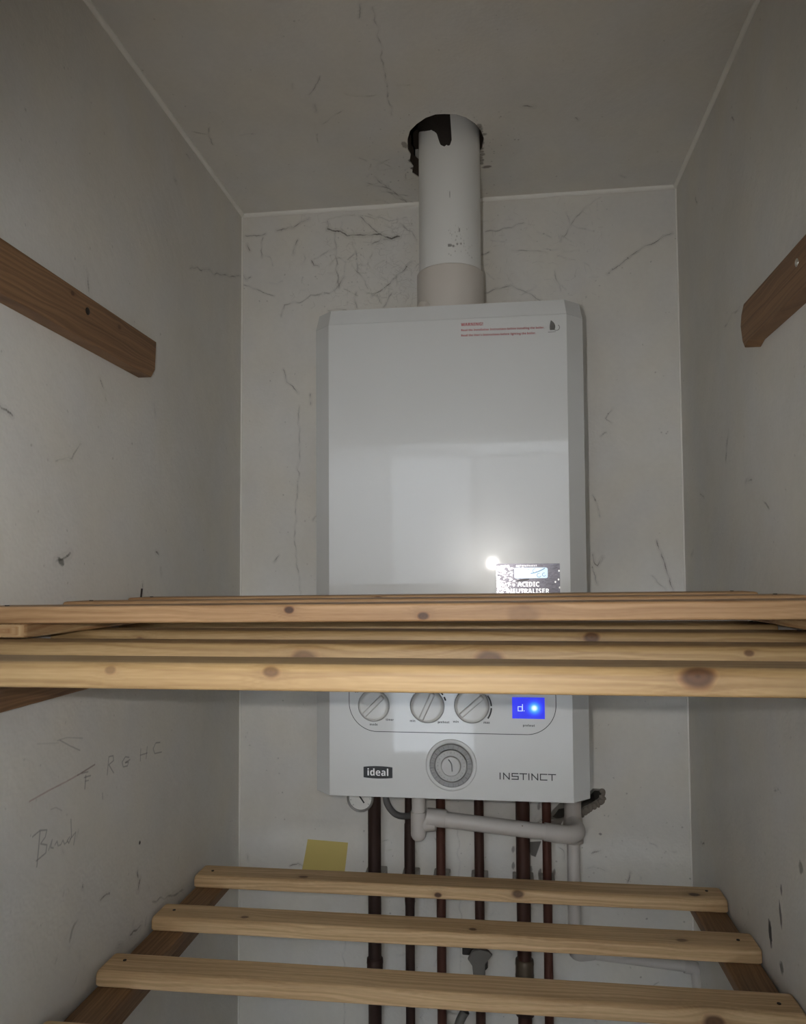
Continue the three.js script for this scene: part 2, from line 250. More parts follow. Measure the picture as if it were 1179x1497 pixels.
{
  const sh = new THREE.Shape([[XL - 0.1, -0.1], [XR + 0.1, -0.1], [XR + 0.1, ZF + 0.1], [XL - 0.1, ZF + 0.1]].map((p) => new THREE.Vector2(...p)));
  const ring = [[650, 166], [636, 168], [622, 173], [610, 181], [600, 191], [595, 204], [596, 218], [601, 226], [599, 236], [604, 244], [602, 253], [612, 259], [630, 262], [660, 263], [690, 252], [700, 243], [703, 234], [699, 226], [706, 216], [707, 203], [702, 190], [694, 180], [682, 172], [666, 167]];
  const hp = ring.map(([a, b]) => { const p = onPlane(a, b, 1, YC); return new THREE.Vector2(p.x + rr(-0.0012, 0.0012), p.z + rr(-0.0012, 0.0012)); });
  if (THREE.ShapeUtils.isClockWise(hp) === THREE.ShapeUtils.isClockWise(sh.getPoints())) hp.reverse();
  sh.holes.push(new THREE.Path(hp));
  const g = new THREE.ExtrudeGeometry(sh, { depth: 0.03, bevelEnabled: false }).applyMatrix4(new THREE.Matrix4().set(1, 0, 0, 0, 0, 0, 1, YC, 0, 1, 0, 0, 0, 0, 0, 1));
  // the axes swap above mirrors the faces; turn them back
  const gi = g.toNonIndexed(), pa = gi.attributes.position.array; for (let i = 0; i < pa.length; i += 9) for (let k = 0; k < 3; k++) { const t = pa[i + 3 + k]; pa[i + 3 + k] = pa[i + 6 + k]; pa[i + 6 + k] = t; }
  gi.computeVertexNormals(); planarUV(gi, (x) => U1(x), (x, y, z) => 1 - z / ZF);
  const rim = []; hp.forEach((p, i) => { const q = hp[(i + 1) % hp.length], c = (v) => [v.x + (HOLE.x - v.x) * 0.015, v.y + (HOLE.z - v.y) * 0.015], [ax, az] = c(p), [bx, bz] = c(q), y0 = YC + 0.0006, y1 = YC + 0.031; rim.push(ax, y0, az, bx, y0, bz, bx, y1, bz, ax, y0, az, bx, y1, bz, ax, y1, az); });
  const ce = struct('ceiling', gi, wallMaterial(ceilMap, 1.6, 2));
  const rg = new THREE.BufferGeometry(); rg.setAttribute('position', new THREE.Float32BufferAttribute(rim, 3)); rg.setAttribute('uv', new THREE.Float32BufferAttribute(new Float32Array(rim.length / 3 * 2), 2)); rg.computeVertexNormals();
  mesh('hole_edge', rg, std(col(78, 66, 56), 0.95, { side: THREE.DoubleSide }), ce).userData.label = 'raw brown broken edge of the ceiling board';
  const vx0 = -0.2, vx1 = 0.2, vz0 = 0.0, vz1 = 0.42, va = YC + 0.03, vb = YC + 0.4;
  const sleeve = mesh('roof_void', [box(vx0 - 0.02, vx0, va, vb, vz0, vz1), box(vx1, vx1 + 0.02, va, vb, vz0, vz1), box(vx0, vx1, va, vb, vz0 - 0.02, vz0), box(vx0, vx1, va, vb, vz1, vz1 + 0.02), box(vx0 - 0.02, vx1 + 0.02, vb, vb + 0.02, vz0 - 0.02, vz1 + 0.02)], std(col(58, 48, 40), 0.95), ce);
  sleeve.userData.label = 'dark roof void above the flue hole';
}
// painted filler bead run along the corners
const beadMat = std(col(240, 237, 229), 0.6);
const bead = (a, b, nx, ny, nz) => { const g = rod(a, b, 0.0048, 12); return g.translate(nx, ny, nz); };
struct('trim_1', bead([XL, YC, 0], [XL, YC, ZF], 0.0008, -0.0008, 0), beadMat);
struct('trim_2', bead([XR, YC, 0], [XR, YC, ZF], -0.0008, -0.0008, 0), beadMat);
struct('trim_3', bead([XL, YC, 0], [XR, YC, 0], 0, -0.0008, 0.0008), beadMat);
struct('trim_4', rod([XL, YC, 0], [XL, FLOOR, 0], 0.0026, 10), beadMat);
struct('trim_5', rod([XR, YC, 0], [XR, FLOOR, 0], 0.0022, 10), beadMat);

// ------------------------------------------------------------------ the hall the picture is taken from
const hallPaint = std(col(226, 223, 217), 0.8), HX0 = -1.5, HX1 = 1.6, HZ = 3.6, HY = 1.25, DH = 0.615;
struct('wall_front', [box(HX0, XL + 0.03, FLOOR, HY, ZF, ZF + 0.1), box(XR - 0.03, HX1, FLOOR, HY, ZF, ZF + 0.1), box(XL + 0.03, XR - 0.03, DH, HY, ZF, ZF + 0.1)], hallPaint);
{ const w = 0.06, x0 = XL + 0.03, x1 = XR - 0.03, m = std(col(226, 224, 218), 0.4);
  struct('trim_6', [box(x0 - w, x0, FLOOR, DH + w, ZF + 0.1, ZF + 0.115), box(x1, x1 + w, FLOOR, DH + w, ZF + 0.1, ZF + 0.115), box(x0, x1, DH, DH + w, ZF + 0.1, ZF + 0.115)], m); }
struct('floor', box(HX0 - 0.1, HX1 + 0.1, FLOOR - 0.1, FLOOR, -0.1, HZ + 0.1), std(col(112, 98, 84), 0.9));
struct('ceiling_hall', box(HX0 - 0.1, HX1 + 0.1, HY, HY + 0.1, ZF, HZ + 0.1), std(col(232, 230, 226), 0.85));
struct('wall_hall_left', box(HX0 - 0.1, HX0, FLOOR, HY, ZF, HZ + 0.1), hallPaint);
// unseen windows: far one widened for light, right one added to brighten left wall
const WA = { x0: -1.25, x1: 1.35, y0: -0.80, y1: 1.16 }, WB = { z0: 1.5, z1: 2.2, y0: -0.1, y1: 0.8 };
struct('wall_hall_back', [box(HX0 - 0.1, WA.x0, FLOOR, HY, HZ, HZ + 0.1), box(WA.x1, HX1 + 0.1, FLOOR, HY, HZ, HZ + 0.1), box(WA.x0, WA.x1, FLOOR, WA.y0, HZ, HZ + 0.1), box(WA.x0, WA.x1, WA.y1, HY, HZ, HZ + 0.1)], hallPaint);
struct('wall_hall_right', [box(HX1, HX1 + 0.1, FLOOR, HY, ZF, WB.z0), box(HX1, HX1 + 0.1, FLOOR, HY, WB.z1, HZ + 0.1), box(HX1, HX1 + 0.1, FLOOR, WB.y0, WB.z0, WB.z1), box(HX1, HX1 + 0.1, WB.y1, HY, WB.z0, WB.z1)], hallPaint);
{
  const fm = std(col(230, 230, 228), 0.4), pane = new THREE.MeshPhysicalMaterial({ color: 0xffffff, roughness: 0.02, transmission: 1, thickness: 0 });
  const w1 = new THREE.Group(); w1.name = 'window_1'; w1.userData.kind = 'structure'; scene.add(w1);
  mesh('window_frame', [box(WA.x0, WA.x0 + 0.04, WA.y0, WA.y1, HZ + 0.03, HZ + 0.08), box(WA.x1 - 0.04, WA.x1, WA.y0, WA.y1, HZ + 0.03, HZ + 0.08), box(WA.x0, WA.x1, WA.y0, WA.y0 + 0.04, HZ + 0.03, HZ + 0.08), box(WA.x0, WA.x1, WA.y1 - 0.04, WA.y1, HZ + 0.03, HZ + 0.08)], fm, w1);
  mesh('pane', box(WA.x0 + 0.04, WA.x1 - 0.04, WA.y0 + 0.04, WA.y1 - 0.04, HZ + 0.053, HZ + 0.057), pane, w1);
  const cloth = (t, c = 226) => new THREE.MeshPhysicalMaterial({ color: col(c, c - 2, c - 4), roughness: 1, transmission: t, thickness: 0, side: THREE.DoubleSide });  // added cloths that dim the daylight and pattern the boiler reflection
  for (const [x0, x1, y0, y1, dz, t, name, lab] of [[WA.x0 - 0.05, -0.55, -1.0, 1.00, 0.05, 0.62, 'added_curtain', 'added pale cloth dimming one side of the window'], [-0.10, WA.x1 + 0.05, -1.0, 0.93, 0.05, 0.62, 'added_curtain', 'added wide pale cloth dimming the other side of the window'], [-0.57, -0.08, -0.36, 0.98, 0.012, 0.7, 'added_net', 'added short white cloth dimming the window gap'], [WA.x0, WA.x1, 0.92, WA.y1, 0.02, 0.7, 'added_pelmet', 'added thin white cloth dimming the window top']]) {
    const pl = new THREE.PlaneGeometry(x1 - x0, y1 - y0, Math.round((x1 - x0) * 120), 1), pp = pl.attributes.position; for (let i = 0; i < pp.count; i++) pp.setZ(i, 0.008 * Math.sin(pp.getX(i) * 60)); pl.computeVertexNormals();
    mesh(name, pl.translate((x0 + x1) / 2, (y0 + y1) / 2, HZ - dz), cloth(t, name === 'added_curtain' ? 186 : 226), w1).userData.label = lab;
  }
  const w2 = new THREE.Group(); w2.name = 'added_window_2'; w2.userData.kind = 'structure'; scene.add(w2); const zm = (WB.z0 + WB.z1) / 2;  // added unseen window, lets in daylight for the left wall
  mesh('window_frame', [box(HX1 + 0.03, HX1 + 0.08, WB.y0, WB.y1, WB.z0, WB.z0 + 0.05), box(HX1 + 0.03, HX1 + 0.08, WB.y0, WB.y1, WB.z1 - 0.05, WB.z1), box(HX1 + 0.03, HX1 + 0.08, WB.y0, WB.y1, zm - 0.025, zm + 0.025), box(HX1 + 0.03, HX1 + 0.08, WB.y0, WB.y0 + 0.05, WB.z0, WB.z1), box(HX1 + 0.03, HX1 + 0.08, WB.y1 - 0.05, WB.y1, WB.z0, WB.z1)], fm, w2);
  mesh('pane', box(HX1 + 0.053, HX1 + 0.057, WB.y0 + 0.05, WB.y1 - 0.05, WB.z0 + 0.05, WB.z1 - 0.05), pane, w2);
}

// ------------------------------------------------------------------ pine
// one plank's texture: u runs along it, v once round it; knots are [u metres, v metres, radius, darkness]
function pine(len, per, s, light, dark, knots = [], w = 1024, h = 128) {
  const d = new Uint8Array(w * h * 4), o = s * 17.3;
  for (let y = 0; y < h; y++) for (let x = 0; x < w; x++) {
    const u = x / w * len, v0 = y / h * per; let v = v0, kn = 0, ring = 0;
    for (const [ku, kv, r, dk] of knots) {
      const du = (u - ku) / 1.5, dv = v0 - kv, q = Math.hypot(du, dv);
      if (q > r * 7) continue;
      v -= dv * 0.62 * Math.exp(-(q * q) / (r * r * 5));
      const edge = r * (1 + 0.16 * noise(u * 70 + o, v0 * 70));
      if (q < edge * 1.2) { kn = Math.max(kn, dk * clamp((edge * 1.2 - q) / (edge * 0.6))); ring = clamp(q / r) * 0.8 + 0.25 * Math.sin(q / r * 7); }
      kn = Math.max(kn, 0.16 * dk * Math.exp(-Math.max(0, q - edge) / (r * 0.8)));
    }
    const warp = 0.006 * noise(u * 2.1 + o, v * 9) + 0.0016 * noise(u * 9, v * 40 + o);
    const g1 = noise(u * 1.3 + o, (v + warp) * 210), g2 = noise(u * 7 + o, (v + warp) * 620), g3 = noise(u * 60, v * 1500 + o), broad = noise(u * 3 + o, v * 34 + 4);
    let t = 0.42 + 0.38 * g1 + 0.2 * g2 + 0.08 * g3 + 0.2 * broad;
    t = clamp(t);
    const i = (y * w + x) * 4;
    for (let k = 0; k < 3; k++) {
      let c = light[k] + (dark[k] - light[k]) * t;
      const kc = [74, 46, 27][k] * (0.7 + 0.8 * ring);
      c += (kc - c) * kn; d[i + k] = clamp(c, 0, 255);
    }
    d[i + 3] = 255;
  }
  const t = new THREE.DataTexture(d, w, h); t.colorSpace = THREE.SRGBColorSpace; t.magFilter = THREE.LinearFilter; t.minFilter = THREE.LinearMipmapLinearFilter; t.generateMipmaps = true; t.anisotropy = 8;
  t.wrapS = t.wrapT = THREE.RepeatWrapping; t.needsUpdate = true;
  return new THREE.MeshStandardMaterial({ map: t, roughness: 0.55, bumpMap: t, bumpScale: 0.00025 });
}
// a plank along x: width w (z), thickness t (y), edges rounded by r; v runs bottom, front, top, back
function plank(L, w, t, r, rb = 0.002) {
  const P = [], arc = (cz, cy, rad, a0, a1, n = 4) => { for (let i = 0; i <= n; i++) { const a = a0 + (a1 - a0) * i / n; P.push([cz + rad * Math.cos(a), cy + rad * Math.sin(a)]); } };
  const H = Math.PI / 2;
  arc(-w / 2 + rb, rb, rb, -2 * H, -H); arc(w / 2 - rb, rb, rb, -H, 0); arc(w / 2 - r, t - r, r, 0, H); arc(-w / 2 + r, t - r, r, H, 2 * H); P.push(P[0]);
  const acc = [0]; for (let i = 1; i < P.length; i++) acc.push(acc[i - 1] + Math.hypot(P[i][0] - P[i - 1][0], P[i][1] - P[i - 1][1]));
  const per = acc[acc.length - 1], S = [[-L / 2, 0.84], [-L / 2 + 0.0012, 0.94], [-L / 2 + 0.004, 1], [L / 2 - 0.004, 1], [L / 2 - 0.0012, 0.94], [L / 2, 0.84]];
  const pos = [], uv = [], idx = [];
  for (const [x, k] of S) P.forEach(([z, y], i) => { const kz = 1 - (1 - k) * 0.33, dz = z * kz, dy = t / 2 + (y - t / 2) * k; pos.push(x, dy, dz); uv.push(x / L + 0.5, acc[i] / per); });
  const n = P.length;
  for (let s = 0; s < S.length - 1; s++) for (let i = 0; i < n - 1; i++) { const a = s * n + i, b = a + 1, c = a + n, e = c + 1; idx.push(a, b, c, b, e, c); }
  for (const e of [0, S.length - 1]) { const c0 = pos.length / 3; pos.push(S[e][0], t / 2, 0); uv.push(e ? 0.99 : 0.01, 0.5); P.forEach(([z, y], i) => { const j = (e * n + i) * 3; pos.push(pos[j], pos[j + 1], pos[j + 2]); uv.push((e ? 0.98 : 0.02) + y * 0.2, 0.3 + z * 3); }); for (let i = 0; i < n - 1; i++) e ? idx.push(c0, c0 + 1 + i, c0 + 2 + i) : idx.push(c0, c0 + 2 + i, c0 + 1 + i); }
  const g = new THREE.BufferGeometry(); g.setAttribute('position', new THREE.Float32BufferAttribute(pos, 3)); g.setAttribute('uv', new THREE.Float32BufferAttribute(uv, 2)); g.setIndex(idx); g.computeVertexNormals();
  g.userData = { per, bottom: acc[9] }; return g;
}
const nailGeo = cyl(0.0021, 0.0016, 10), nailMat = std(col(52, 44, 38), 0.5, { metalness: 0.6 });
const FR = (w) => w;                                          // v where the front face starts, in metres round the plank
function slatShelf(name, label, o) {
  const root = thing(name, label, 'shelf', [0, o.top, 0]);
  const L = o.x1 - o.x0, xc = (o.x0 + o.x1) / 2, g = plank(L, o.w, o.t, o.r);
  o.fronts.forEach((zf, i) => {
    const kn = (o.knots[i] ?? []).map(([px, where, r, dk]) => [onPlane(px, o.rows[i] ?? 900, 2, zf).x - o.x0, where === 'front' ? o.w - 0.004 + o.t * 0.55 : where === 'edge' ? o.w - 0.005 + o.t : o.w + o.t + 0.012, r, dk]);
    const s = mesh('slat', g, pine(L, g.userData.per, o.seed + i, o.light, o.dark, kn), root);
    s.position.set(xc + (o.jit?.[i] ?? 0), -o.t, zf - o.w / 2);
    for (const e of [-1, 1]) { const nl = mesh('nail', nailGeo, nailMat, s); nl.position.set(e * (L / 2 - 0.021), o.t, rr(-0.006, 0.006)); }
  });
  const zl = o.z1 - o.z0, rg = plank(zl, o.rw, o.rt, 0.002).rotateY(Math.PI / 2);
  for (const e of [-1, 1]) { const m = mesh('runner', rg, pine(zl, 0.12, o.seed + 20 + e, o.light2, o.dark2), root); m.position.set(e < 0 ? o.x0 + o.rw / 2 + o.inset : o.x1 - o.rw / 2 - (o.insetR ?? o.inset), -o.t - o.rt, (o.z0 + o.z1) / 2); }
  return root;
}
const pale = [174, 145, 102], tan = [136, 106, 67], brown1 = [148, 112, 78], brown2 = [108, 78, 51];
slatShelf('slatted_shelf', 'lower pine shelf of spaced slats in front of the copper pipes', {
  top: -0.1443, x0: XL + 0.006, x1: XR - 0.002, w: 0.048, t: 0.0175, r: 0.006, seed: 1, light: [228, 196, 150], dark: [182, 146, 103], light2: brown1, dark2: brown2,
  fronts: [0.218, 0.361, 0.502, 0.644, 0.786, 0.928], z0: 0.175, z1: 0.96, rw: 0.043, rt: 0.0135, inset: 0.001,
  rows: [1285, 1345, 1430, 1490, 1490, 1490],
  knots: [[[440, 'top', 0.005, 0.6], [640, 'front', 0.004, 0.9], [757, 'edge', 0.006, 0.7], [1018, 'top', 0.006, 0.8]], [[690, 'top', 0.004, 0.7], [1000, 'top', 0.005, 0.5], [352, 'top', 0.004, 0.6]], [[1042, 'front', 0.008, 0.75]], [], [], []],
});
slatShelf('slatted_shelf', 'pine slatted shelf at eye level, underneath another slatted shelf', {
  top: 0.2500, x0: XL + 0.004, x1: XR - 0.004, w: 0.048, t: 0.0168, r: 0.0065, seed: 41, light: pale, dark: tan, light2: brown1, dark2: brown2,
  fronts: [0.455, 0.600, 0.745, 0.886], z0: 0.38, z1: 0.89, rw: 0.043, rt: 0.0125, inset: 0.001,
  rows: [912, 925, 950, 985],
  knots: [[], [[865, 'edge', 0.006, 0.8], [205, 'front', 0.005, 0.7]], [[445, 'front', 0.008, 0.55], [715, 'front', 0.008, 0.7], [1095, 'edge', 0.003, 0.7]], [[1020, 'edge', 0.0075, 0.85], [395, 'edge', 0.004, 0.55], [160, 'edge', 0.003, 0.4]]],
});
{
  const s = slatShelf('slatted_shelf', 'short pine slatted shelf stacked on top of the eye-level shelf', {
    top: 0.2817, x0: XL + 0.005, x1: XR - 0.018, w: 0.048, t: 0.0150, r: 0.0025, seed: 71, light: [184, 148, 108], dark: [148, 111, 74], light2: [196, 168, 126], dark2: [150, 106, 66],
    fronts: [0.435, 0.580, 0.722], z0: 0.39, z1: 0.716, rw: 0.046, rt: 0.0132, inset: 0.001, insetR: -0.016, rows: [870, 878, 895],
    knots: [[[553, 'edge', 0.004, 0.8]], [], [[422, 'edge', 0.0032, 1], [618, 'front', 0.0035, 0.9], [765, 'front', 0.010, 0.25]]],
  });
  s.rotation.z = 0.0075;
  const nl = mesh('nail', rod([0, 0, 0], [0.0012, 0.011, 0], 0.0012, 8), nailMat, s.children[0]); nl.position.set(-0.368, 0.015, 0.005); nl.userData.label = 'bent dark nail standing proud';
}

// wall battens: an outline in (z, y) given a thickness in x
function batten(label, side, pts, s, knots, group, extra) {
  const sh = new THREE.Shape(pts.map(([z, y]) => new THREE.Vector2(z, y))), th = 0.0186;
  let g = new THREE.ExtrudeGeometry(sh, { depth: th - 0.002, bevelEnabled: true, bevelThickness: 0.001, bevelSize: 0.001, bevelOffset: -0.001, bevelSegments: 2 });
  g.applyMatrix4(new THREE.Matrix4().makeRotationY(-Math.PI / 2));      // (z, y, depth) -> x = -depth, z = z
  g.translate(side < 0 ? XL + th - 0.001 : XR - 0.001, 0, 0);
  const ys = pts.map((p) => p[1]), zs = pts.map((p) => p[0]), y0 = Math.min(...ys), z0 = Math.min(...zs), L = Math.max(...zs) - z0, H = Math.max(...ys) - y0;
  planarUV(g, (x, y, z) => (z - z0) / L, (x, y) => (y - y0) / H * 0.8 + 0.1 + (x - XL) * 2);
  const root = thing('wall_batten', label, 'batten', [0, 0, 0], group);
  mesh('strip', g, pine(L, 0.062, s, brown1, brown2, knots), root);
  if (extra) extra(root);
  return root;
}
const screwHead = (root, z, y, side, m, lab) => { const sc = mesh('screw', new THREE.SphereGeometry(0.0042, 16, 8).scale(0.35, 1, 1), m, root); sc.position.set(side < 0 ? XL + 0.0188 : XR - 0.0188, y, z); if (lab) sc.userData.label = lab; };
{
  const yl = [0.5658, 0.6165];
  const pL = onPlane(128, 455, 0, XL + 0.0186), pR = onPlane(1166, 384, 0, XR - 0.0186);
  batten('bare brown wooden batten on the left wall above the slatted shelves', -1, [[0.390, yl[1]], [0.393, 0.578], [0.404, yl[0]], [0.98, yl[0]], [0.98, yl[1]]], 91, [[pL.z - 0.39 + 0.03, 0.05, 0.003, 0.7], [0.1, 0.046, 0.003, 0.5]], undefined, (r) => screwHead(r, pL.z, pL.y, -1, nailMat, 'dark countersunk screw'));
  batten('bare brown wooden batten with a bright screw head on the right wall', 1, [[0.402, 0.6125], [0.398, 0.600], [0.404, 0.580], [0.412, 0.5705], [0.426, 0.5745], [0.98, 0.5720], [0.98, 0.6225], [0.412, 0.6225]], 95, [], undefined, (r) => screwHead(r, pR.z, pR.y, 1, std(col(210, 208, 200), 0.25, { metalness: 0.9 }), 'shiny screw head'));
  const run = (y0, y1, za) => [[za, y0], [0.98, y0], [0.98, y1], [za, y1]];
  batten('wooden batten on the left wall carrying the two stacked shelves', -1, run(0.182, 0.2206, 0.12), 99, []);
  batten('wooden batten on the right wall carrying the two stacked shelves', 1, run(0.1845, 0.2206, 0.12), 103, []);
  batten('wooden batten on the left wall carrying the lower shelf', -1, run(-0.2245, -0.1755, 0.17), 107, []);
  batten('wooden batten on the right wall carrying the lower shelf', 1, run(-0.2245, -0.1755, 0.17), 109, []);
}

// ------------------------------------------------------------------ the boiler
const BF = 0.278, HB = 0.688, BX = -0.0015;                   // front face, height, middle
const enamel = new THREE.MeshPhysicalMaterial({ color: col(206, 206, 203), roughness: 0.26, specularIntensity: 0.75, clearcoat: 0.7, clearcoatRoughness: 0.035 });
const boiler = thing('boiler', 'white enamelled gas boiler with a blue display on the back wall', 'boiler', [BX, 0, 0]);
boiler.rotation.x = 0.0085;                                   // hangs a touch forward at the top
const decal = (w, h, px, py, draw, o = {}) => {              // flat print: a thin plate with what was drawn on it
  const c = document.createElement('canvas'); c.width = px; c.height = py; const g = c.getContext('2d'); draw(g, px, py);
  const t = new THREE.CanvasTexture(c); t.colorSpace = THREE.SRGBColorSpace; t.anisotropy = 8;
  return [new THREE.PlaneGeometry(w, h), new THREE.MeshStandardMaterial({ map: t, roughness: 0.45, transparent: !!o.clear, ...o.mat })];
};
{
  const plan = (k) => [[-0.1915 + k, 0.004], [0.1915 - k, 0.004], [0.1915 - k, 0.2545 - k * 0.5], [0.1675 - k * 0.6, BF - k], [-0.1675 + k * 0.6, BF - k], [-0.1915 + k, 0.2545 - k * 0.5]];
  const prism = (k, y0, y1, bev) => { const sh = new THREE.Shape(plan(k).map(([x, z]) => new THREE.Vector2(x, -z))); return new THREE.ExtrudeGeometry(sh, { depth: y1 - y0 - 2 * bev, bevelEnabled: bev > 0, bevelThickness: bev, bevelSize: bev, bevelOffset: -bev, bevelSegments: 3 }).rotateX(-Math.PI / 2).translate(0, y0 + bev, 0); };
  mesh('casing', prism(0, 0, 0.6668, 0.0012), enamel, boiler);
  // top cap: the front edge leans back
  const a = plan(0), b = plan(0.0045), pos = []; const y0 = 0.6665, y1 = HB;
  for (let i = 0; i < 6; i++) { const j = (i + 1) % 6, q = [[a[i][0], y0, a[i][1]], [a[j][0], y0, a[j][1]], [b[j][0], y1, b[j][1]], [b[i][0], y1, b[i][1]]]; for (const n of [0, 2, 1, 0, 3, 2]) pos.push(...q[n]); }
  for (let i = 1; i < 5; i++) { for (const n of [0, i + 1, i]) pos.push(b[n][0], y1, b[n][1]); for (const n of [0, i, i + 1]) pos.push(a[n][0], y0, a[n][1]); }
  const cg = new THREE.BufferGeometry(); cg.setAttribute('position', new THREE.Float32BufferAttribute(pos, 3)); cg.setAttribute('uv', new THREE.Float32BufferAttribute(new Float32Array(pos.length / 3 * 2), 2)); cg.computeVertexNormals();
  mesh('top_cap', cg, enamel, boiler);
  mesh('underside', box(-0.185, 0.185, -0.004, 0.002, 0.01, 0.232), std(col(120, 120, 118), 0.5, { metalness: 0.4 }), boiler);
  const at = (m, x, y, z = BF + 0.0003) => { m.position.set(x - BX, y, z); return m; };

  // red warning print and flame mark
  at(mesh('warning_print', ...decal(0.118, 0.024, 1024, 208, (g) => {
    g.fillStyle = 'rgba(176,40,44,0.95)'; g.textBaseline = 'alphabetic'; g.font = 'bold 52px sans-serif'; g.fillText('WARNING!', 6, 48);
    g.font = 'bold 35px sans-serif'; g.fillText('Read the Installation Instructions before installing the boiler.', 6, 112, 1000); g.fillText('Read the User\'s Instructions before lighting the boiler.', 6, 176, 900);
  }, { clear: true }), boiler), 0.079, 0.6487).rotation.z = -0.012;
  at(mesh('quality_mark', ...decal(0.022, 0.022, 160, 160, (g) => {
    g.fillStyle = 'rgba(96,94,90,0.85)'; g.beginPath(); g.moveTo(50, 20); g.quadraticCurveTo(110, 60, 84, 120); g.lineTo(40, 120); g.quadraticCurveTo(30, 80, 50, 20); g.fill();
    g.strokeStyle = 'rgba(120,118,114,0.85)'; g.lineWidth = 6; g.beginPath(); g.arc(104, 96, 30, -1, 2.4); g.stroke(); g.lineWidth = 5; g.beginPath(); g.moveTo(20, 140); g.lineTo(96, 138); g.stroke();
  }, { clear: true }), boiler), 0.149, 0.650);

  // foil sticker, torch glare painted white at the left
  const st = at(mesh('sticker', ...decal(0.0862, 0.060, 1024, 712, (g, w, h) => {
    g.fillStyle = '#55525a'; g.fillRect(0, 0, w, h);
    for (let i = 0; i < 900; i++) { g.fillStyle = `rgba(${rnd() < 0.5 ? '30,28,34' : '130,128,136'},${rr(0.05, 0.25)})`; g.beginPath(); g.ellipse(rr(0, w), rr(0, h), rr(4, 40), rr(2, 12), rr(-0.6, 0.3), 0, 7); g.fill(); }
    g.fillStyle = '#a9bccf'; g.beginPath(); g.roundRect(290, 66, 540, 172, 30); g.fill();
    g.strokeStyle = '#5b6c80'; g.lineWidth = 16; g.lineCap = 'round'; g.beginPath(); g.moveTo(560, 160); g.quadraticCurveTo(660, 150, 780, 80); g.stroke();
    g.lineWidth = 9; for (const [a, b, r] of [[690, 190, 32], [770, 180, 26], [620, 118, 30], [520, 120, 26]]) { g.beginPath(); g.arc(a, b, r, 0.4, 5); g.stroke(); }
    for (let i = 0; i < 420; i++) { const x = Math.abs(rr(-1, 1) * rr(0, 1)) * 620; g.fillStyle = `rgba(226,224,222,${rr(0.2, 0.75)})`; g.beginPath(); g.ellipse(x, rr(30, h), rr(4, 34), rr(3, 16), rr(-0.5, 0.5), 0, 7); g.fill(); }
    for (const [a, b] of [[1010, 120], [1000, 260], [1016, 390], [1012, 560], [950, 300]]) { g.fillStyle = '#e6e4e0'; g.beginPath(); g.ellipse(a, b, 13, 17, 0, 0, 7); g.fill(); }
    g.fillStyle = '#1d1a1e'; g.beginPath(); g.ellipse(430, 268, 105, 18, -0.14, 0, 7); g.fill();
    g.fillStyle = '#f2f0ee'; g.font = 'bold 104px sans-serif'; g.textAlign = 'center'; g.fillText('ACIDIC', 520, 372, 370); g.fillText('NEUTRALISER', 512, 482, 850);
    g.font = 'bold 40px sans-serif'; g.fillStyle = 'rgba(230,228,226,0.55)'; for (let k = 0; k < 12; k++) g.fillRect(330 + k * 28, 22 + rr(-3, 3), 18, 26);
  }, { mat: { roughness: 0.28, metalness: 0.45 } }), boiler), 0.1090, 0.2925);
  st.userData.label = 'dark foil sticker reading ACIDIC NEUTRALISER, torch glare painted white on one side';

  // control panel outline, scales and words
  at(mesh('control_print', ...decal(0.292, 0.096, 2048, 674, (g, w, h) => {
    const k = 2048 / 0.292, X = (x) => (x - 0.0017 + 0.146) * k, Y = (y) => (0.183 - y) * k;
    g.strokeStyle = 'rgba(44,44,44,0.95)'; g.lineWidth = 6; g.beginPath(); g.roundRect(X(-0.1408), Y(0.181), 0.285 * k, 0.0908 * k, 0.040 * k); g.stroke();
    g.fillStyle = 'rgba(30,30,30,0.95)'; g.font = 'bold 30px sans-serif'; g.textAlign = 'center';
    for (const [t, x, y] of [['mode', -0.1062, 0.0985], ['timer', -0.0835, 0.1055], ['min', -0.0515, 0.1045], ['preheat', -0.0085, 0.1035], ['min', 0.0085, 0.1045], ['max', 0.0505, 0.1040], ['preheat', 0.1075, 0.1010], ['off', -0.130, 0.1435], ['on', -0.083, 0.1445]]) g.fillText(t, X(x), Y(y));
    g.lineCap = 'butt'; g.strokeStyle = 'rgba(28,28,28,0.95)'; g.lineWidth = 15;
    for (const [cx, a0, a1] of [[-0.031, -1.05, -0.62], [-0.031, -0.5, -0.3], [0.0304, -0.62, -0.05], [0.0304, 0.05, 0.62]]) { g.beginPath(); g.arc(X(cx), Y(0.1265), 0.0268 * k, a0, a1); g.stroke(); }
  }, { clear: true }), boiler), 0.0017, 0.135);

  // three rotary knobs
  const kb = new THREE.MeshPhysicalMaterial({ color: col(214, 214, 211), roughness: 0.4, clearcoat: 0.3 });
  for (const [x, y, r, turn] of [[-0.1059, 0.1262, 0.0212, 0.78], [-0.031, 0.1270, 0.0228, 1.13], [0.0304, 0.1280, 0.0230, 0.72]]) {
    const kn = at(mesh('control_knob', lathe([[0.0001, 0.0042], [r * 0.80, 0.0042], [r * 0.88, 0.0038], [r * 0.95, 0.003], [r, 0.0018], [r, 0.0008], [r * 0.97, 0], [0.0001, 0]]).rotateX(Math.PI / 2), kb, boiler), x, y, BF);
    const gr = mesh('grip', rbox(r * 1.78, 0.0072, 0.008, 0.0022), kb, kn); gr.position.z = 0.0052; gr.rotation.z = turn;
    const rg = mesh('rim', new THREE.TorusGeometry(r * 1.035, 0.0006, 6, 48), std(col(160, 160, 158), 0.5), kn); rg.position.z = 0.0006;
  }
  // lit blue display
  const [dg] = [new THREE.PlaneGeometry(0.0438, 0.0288)];
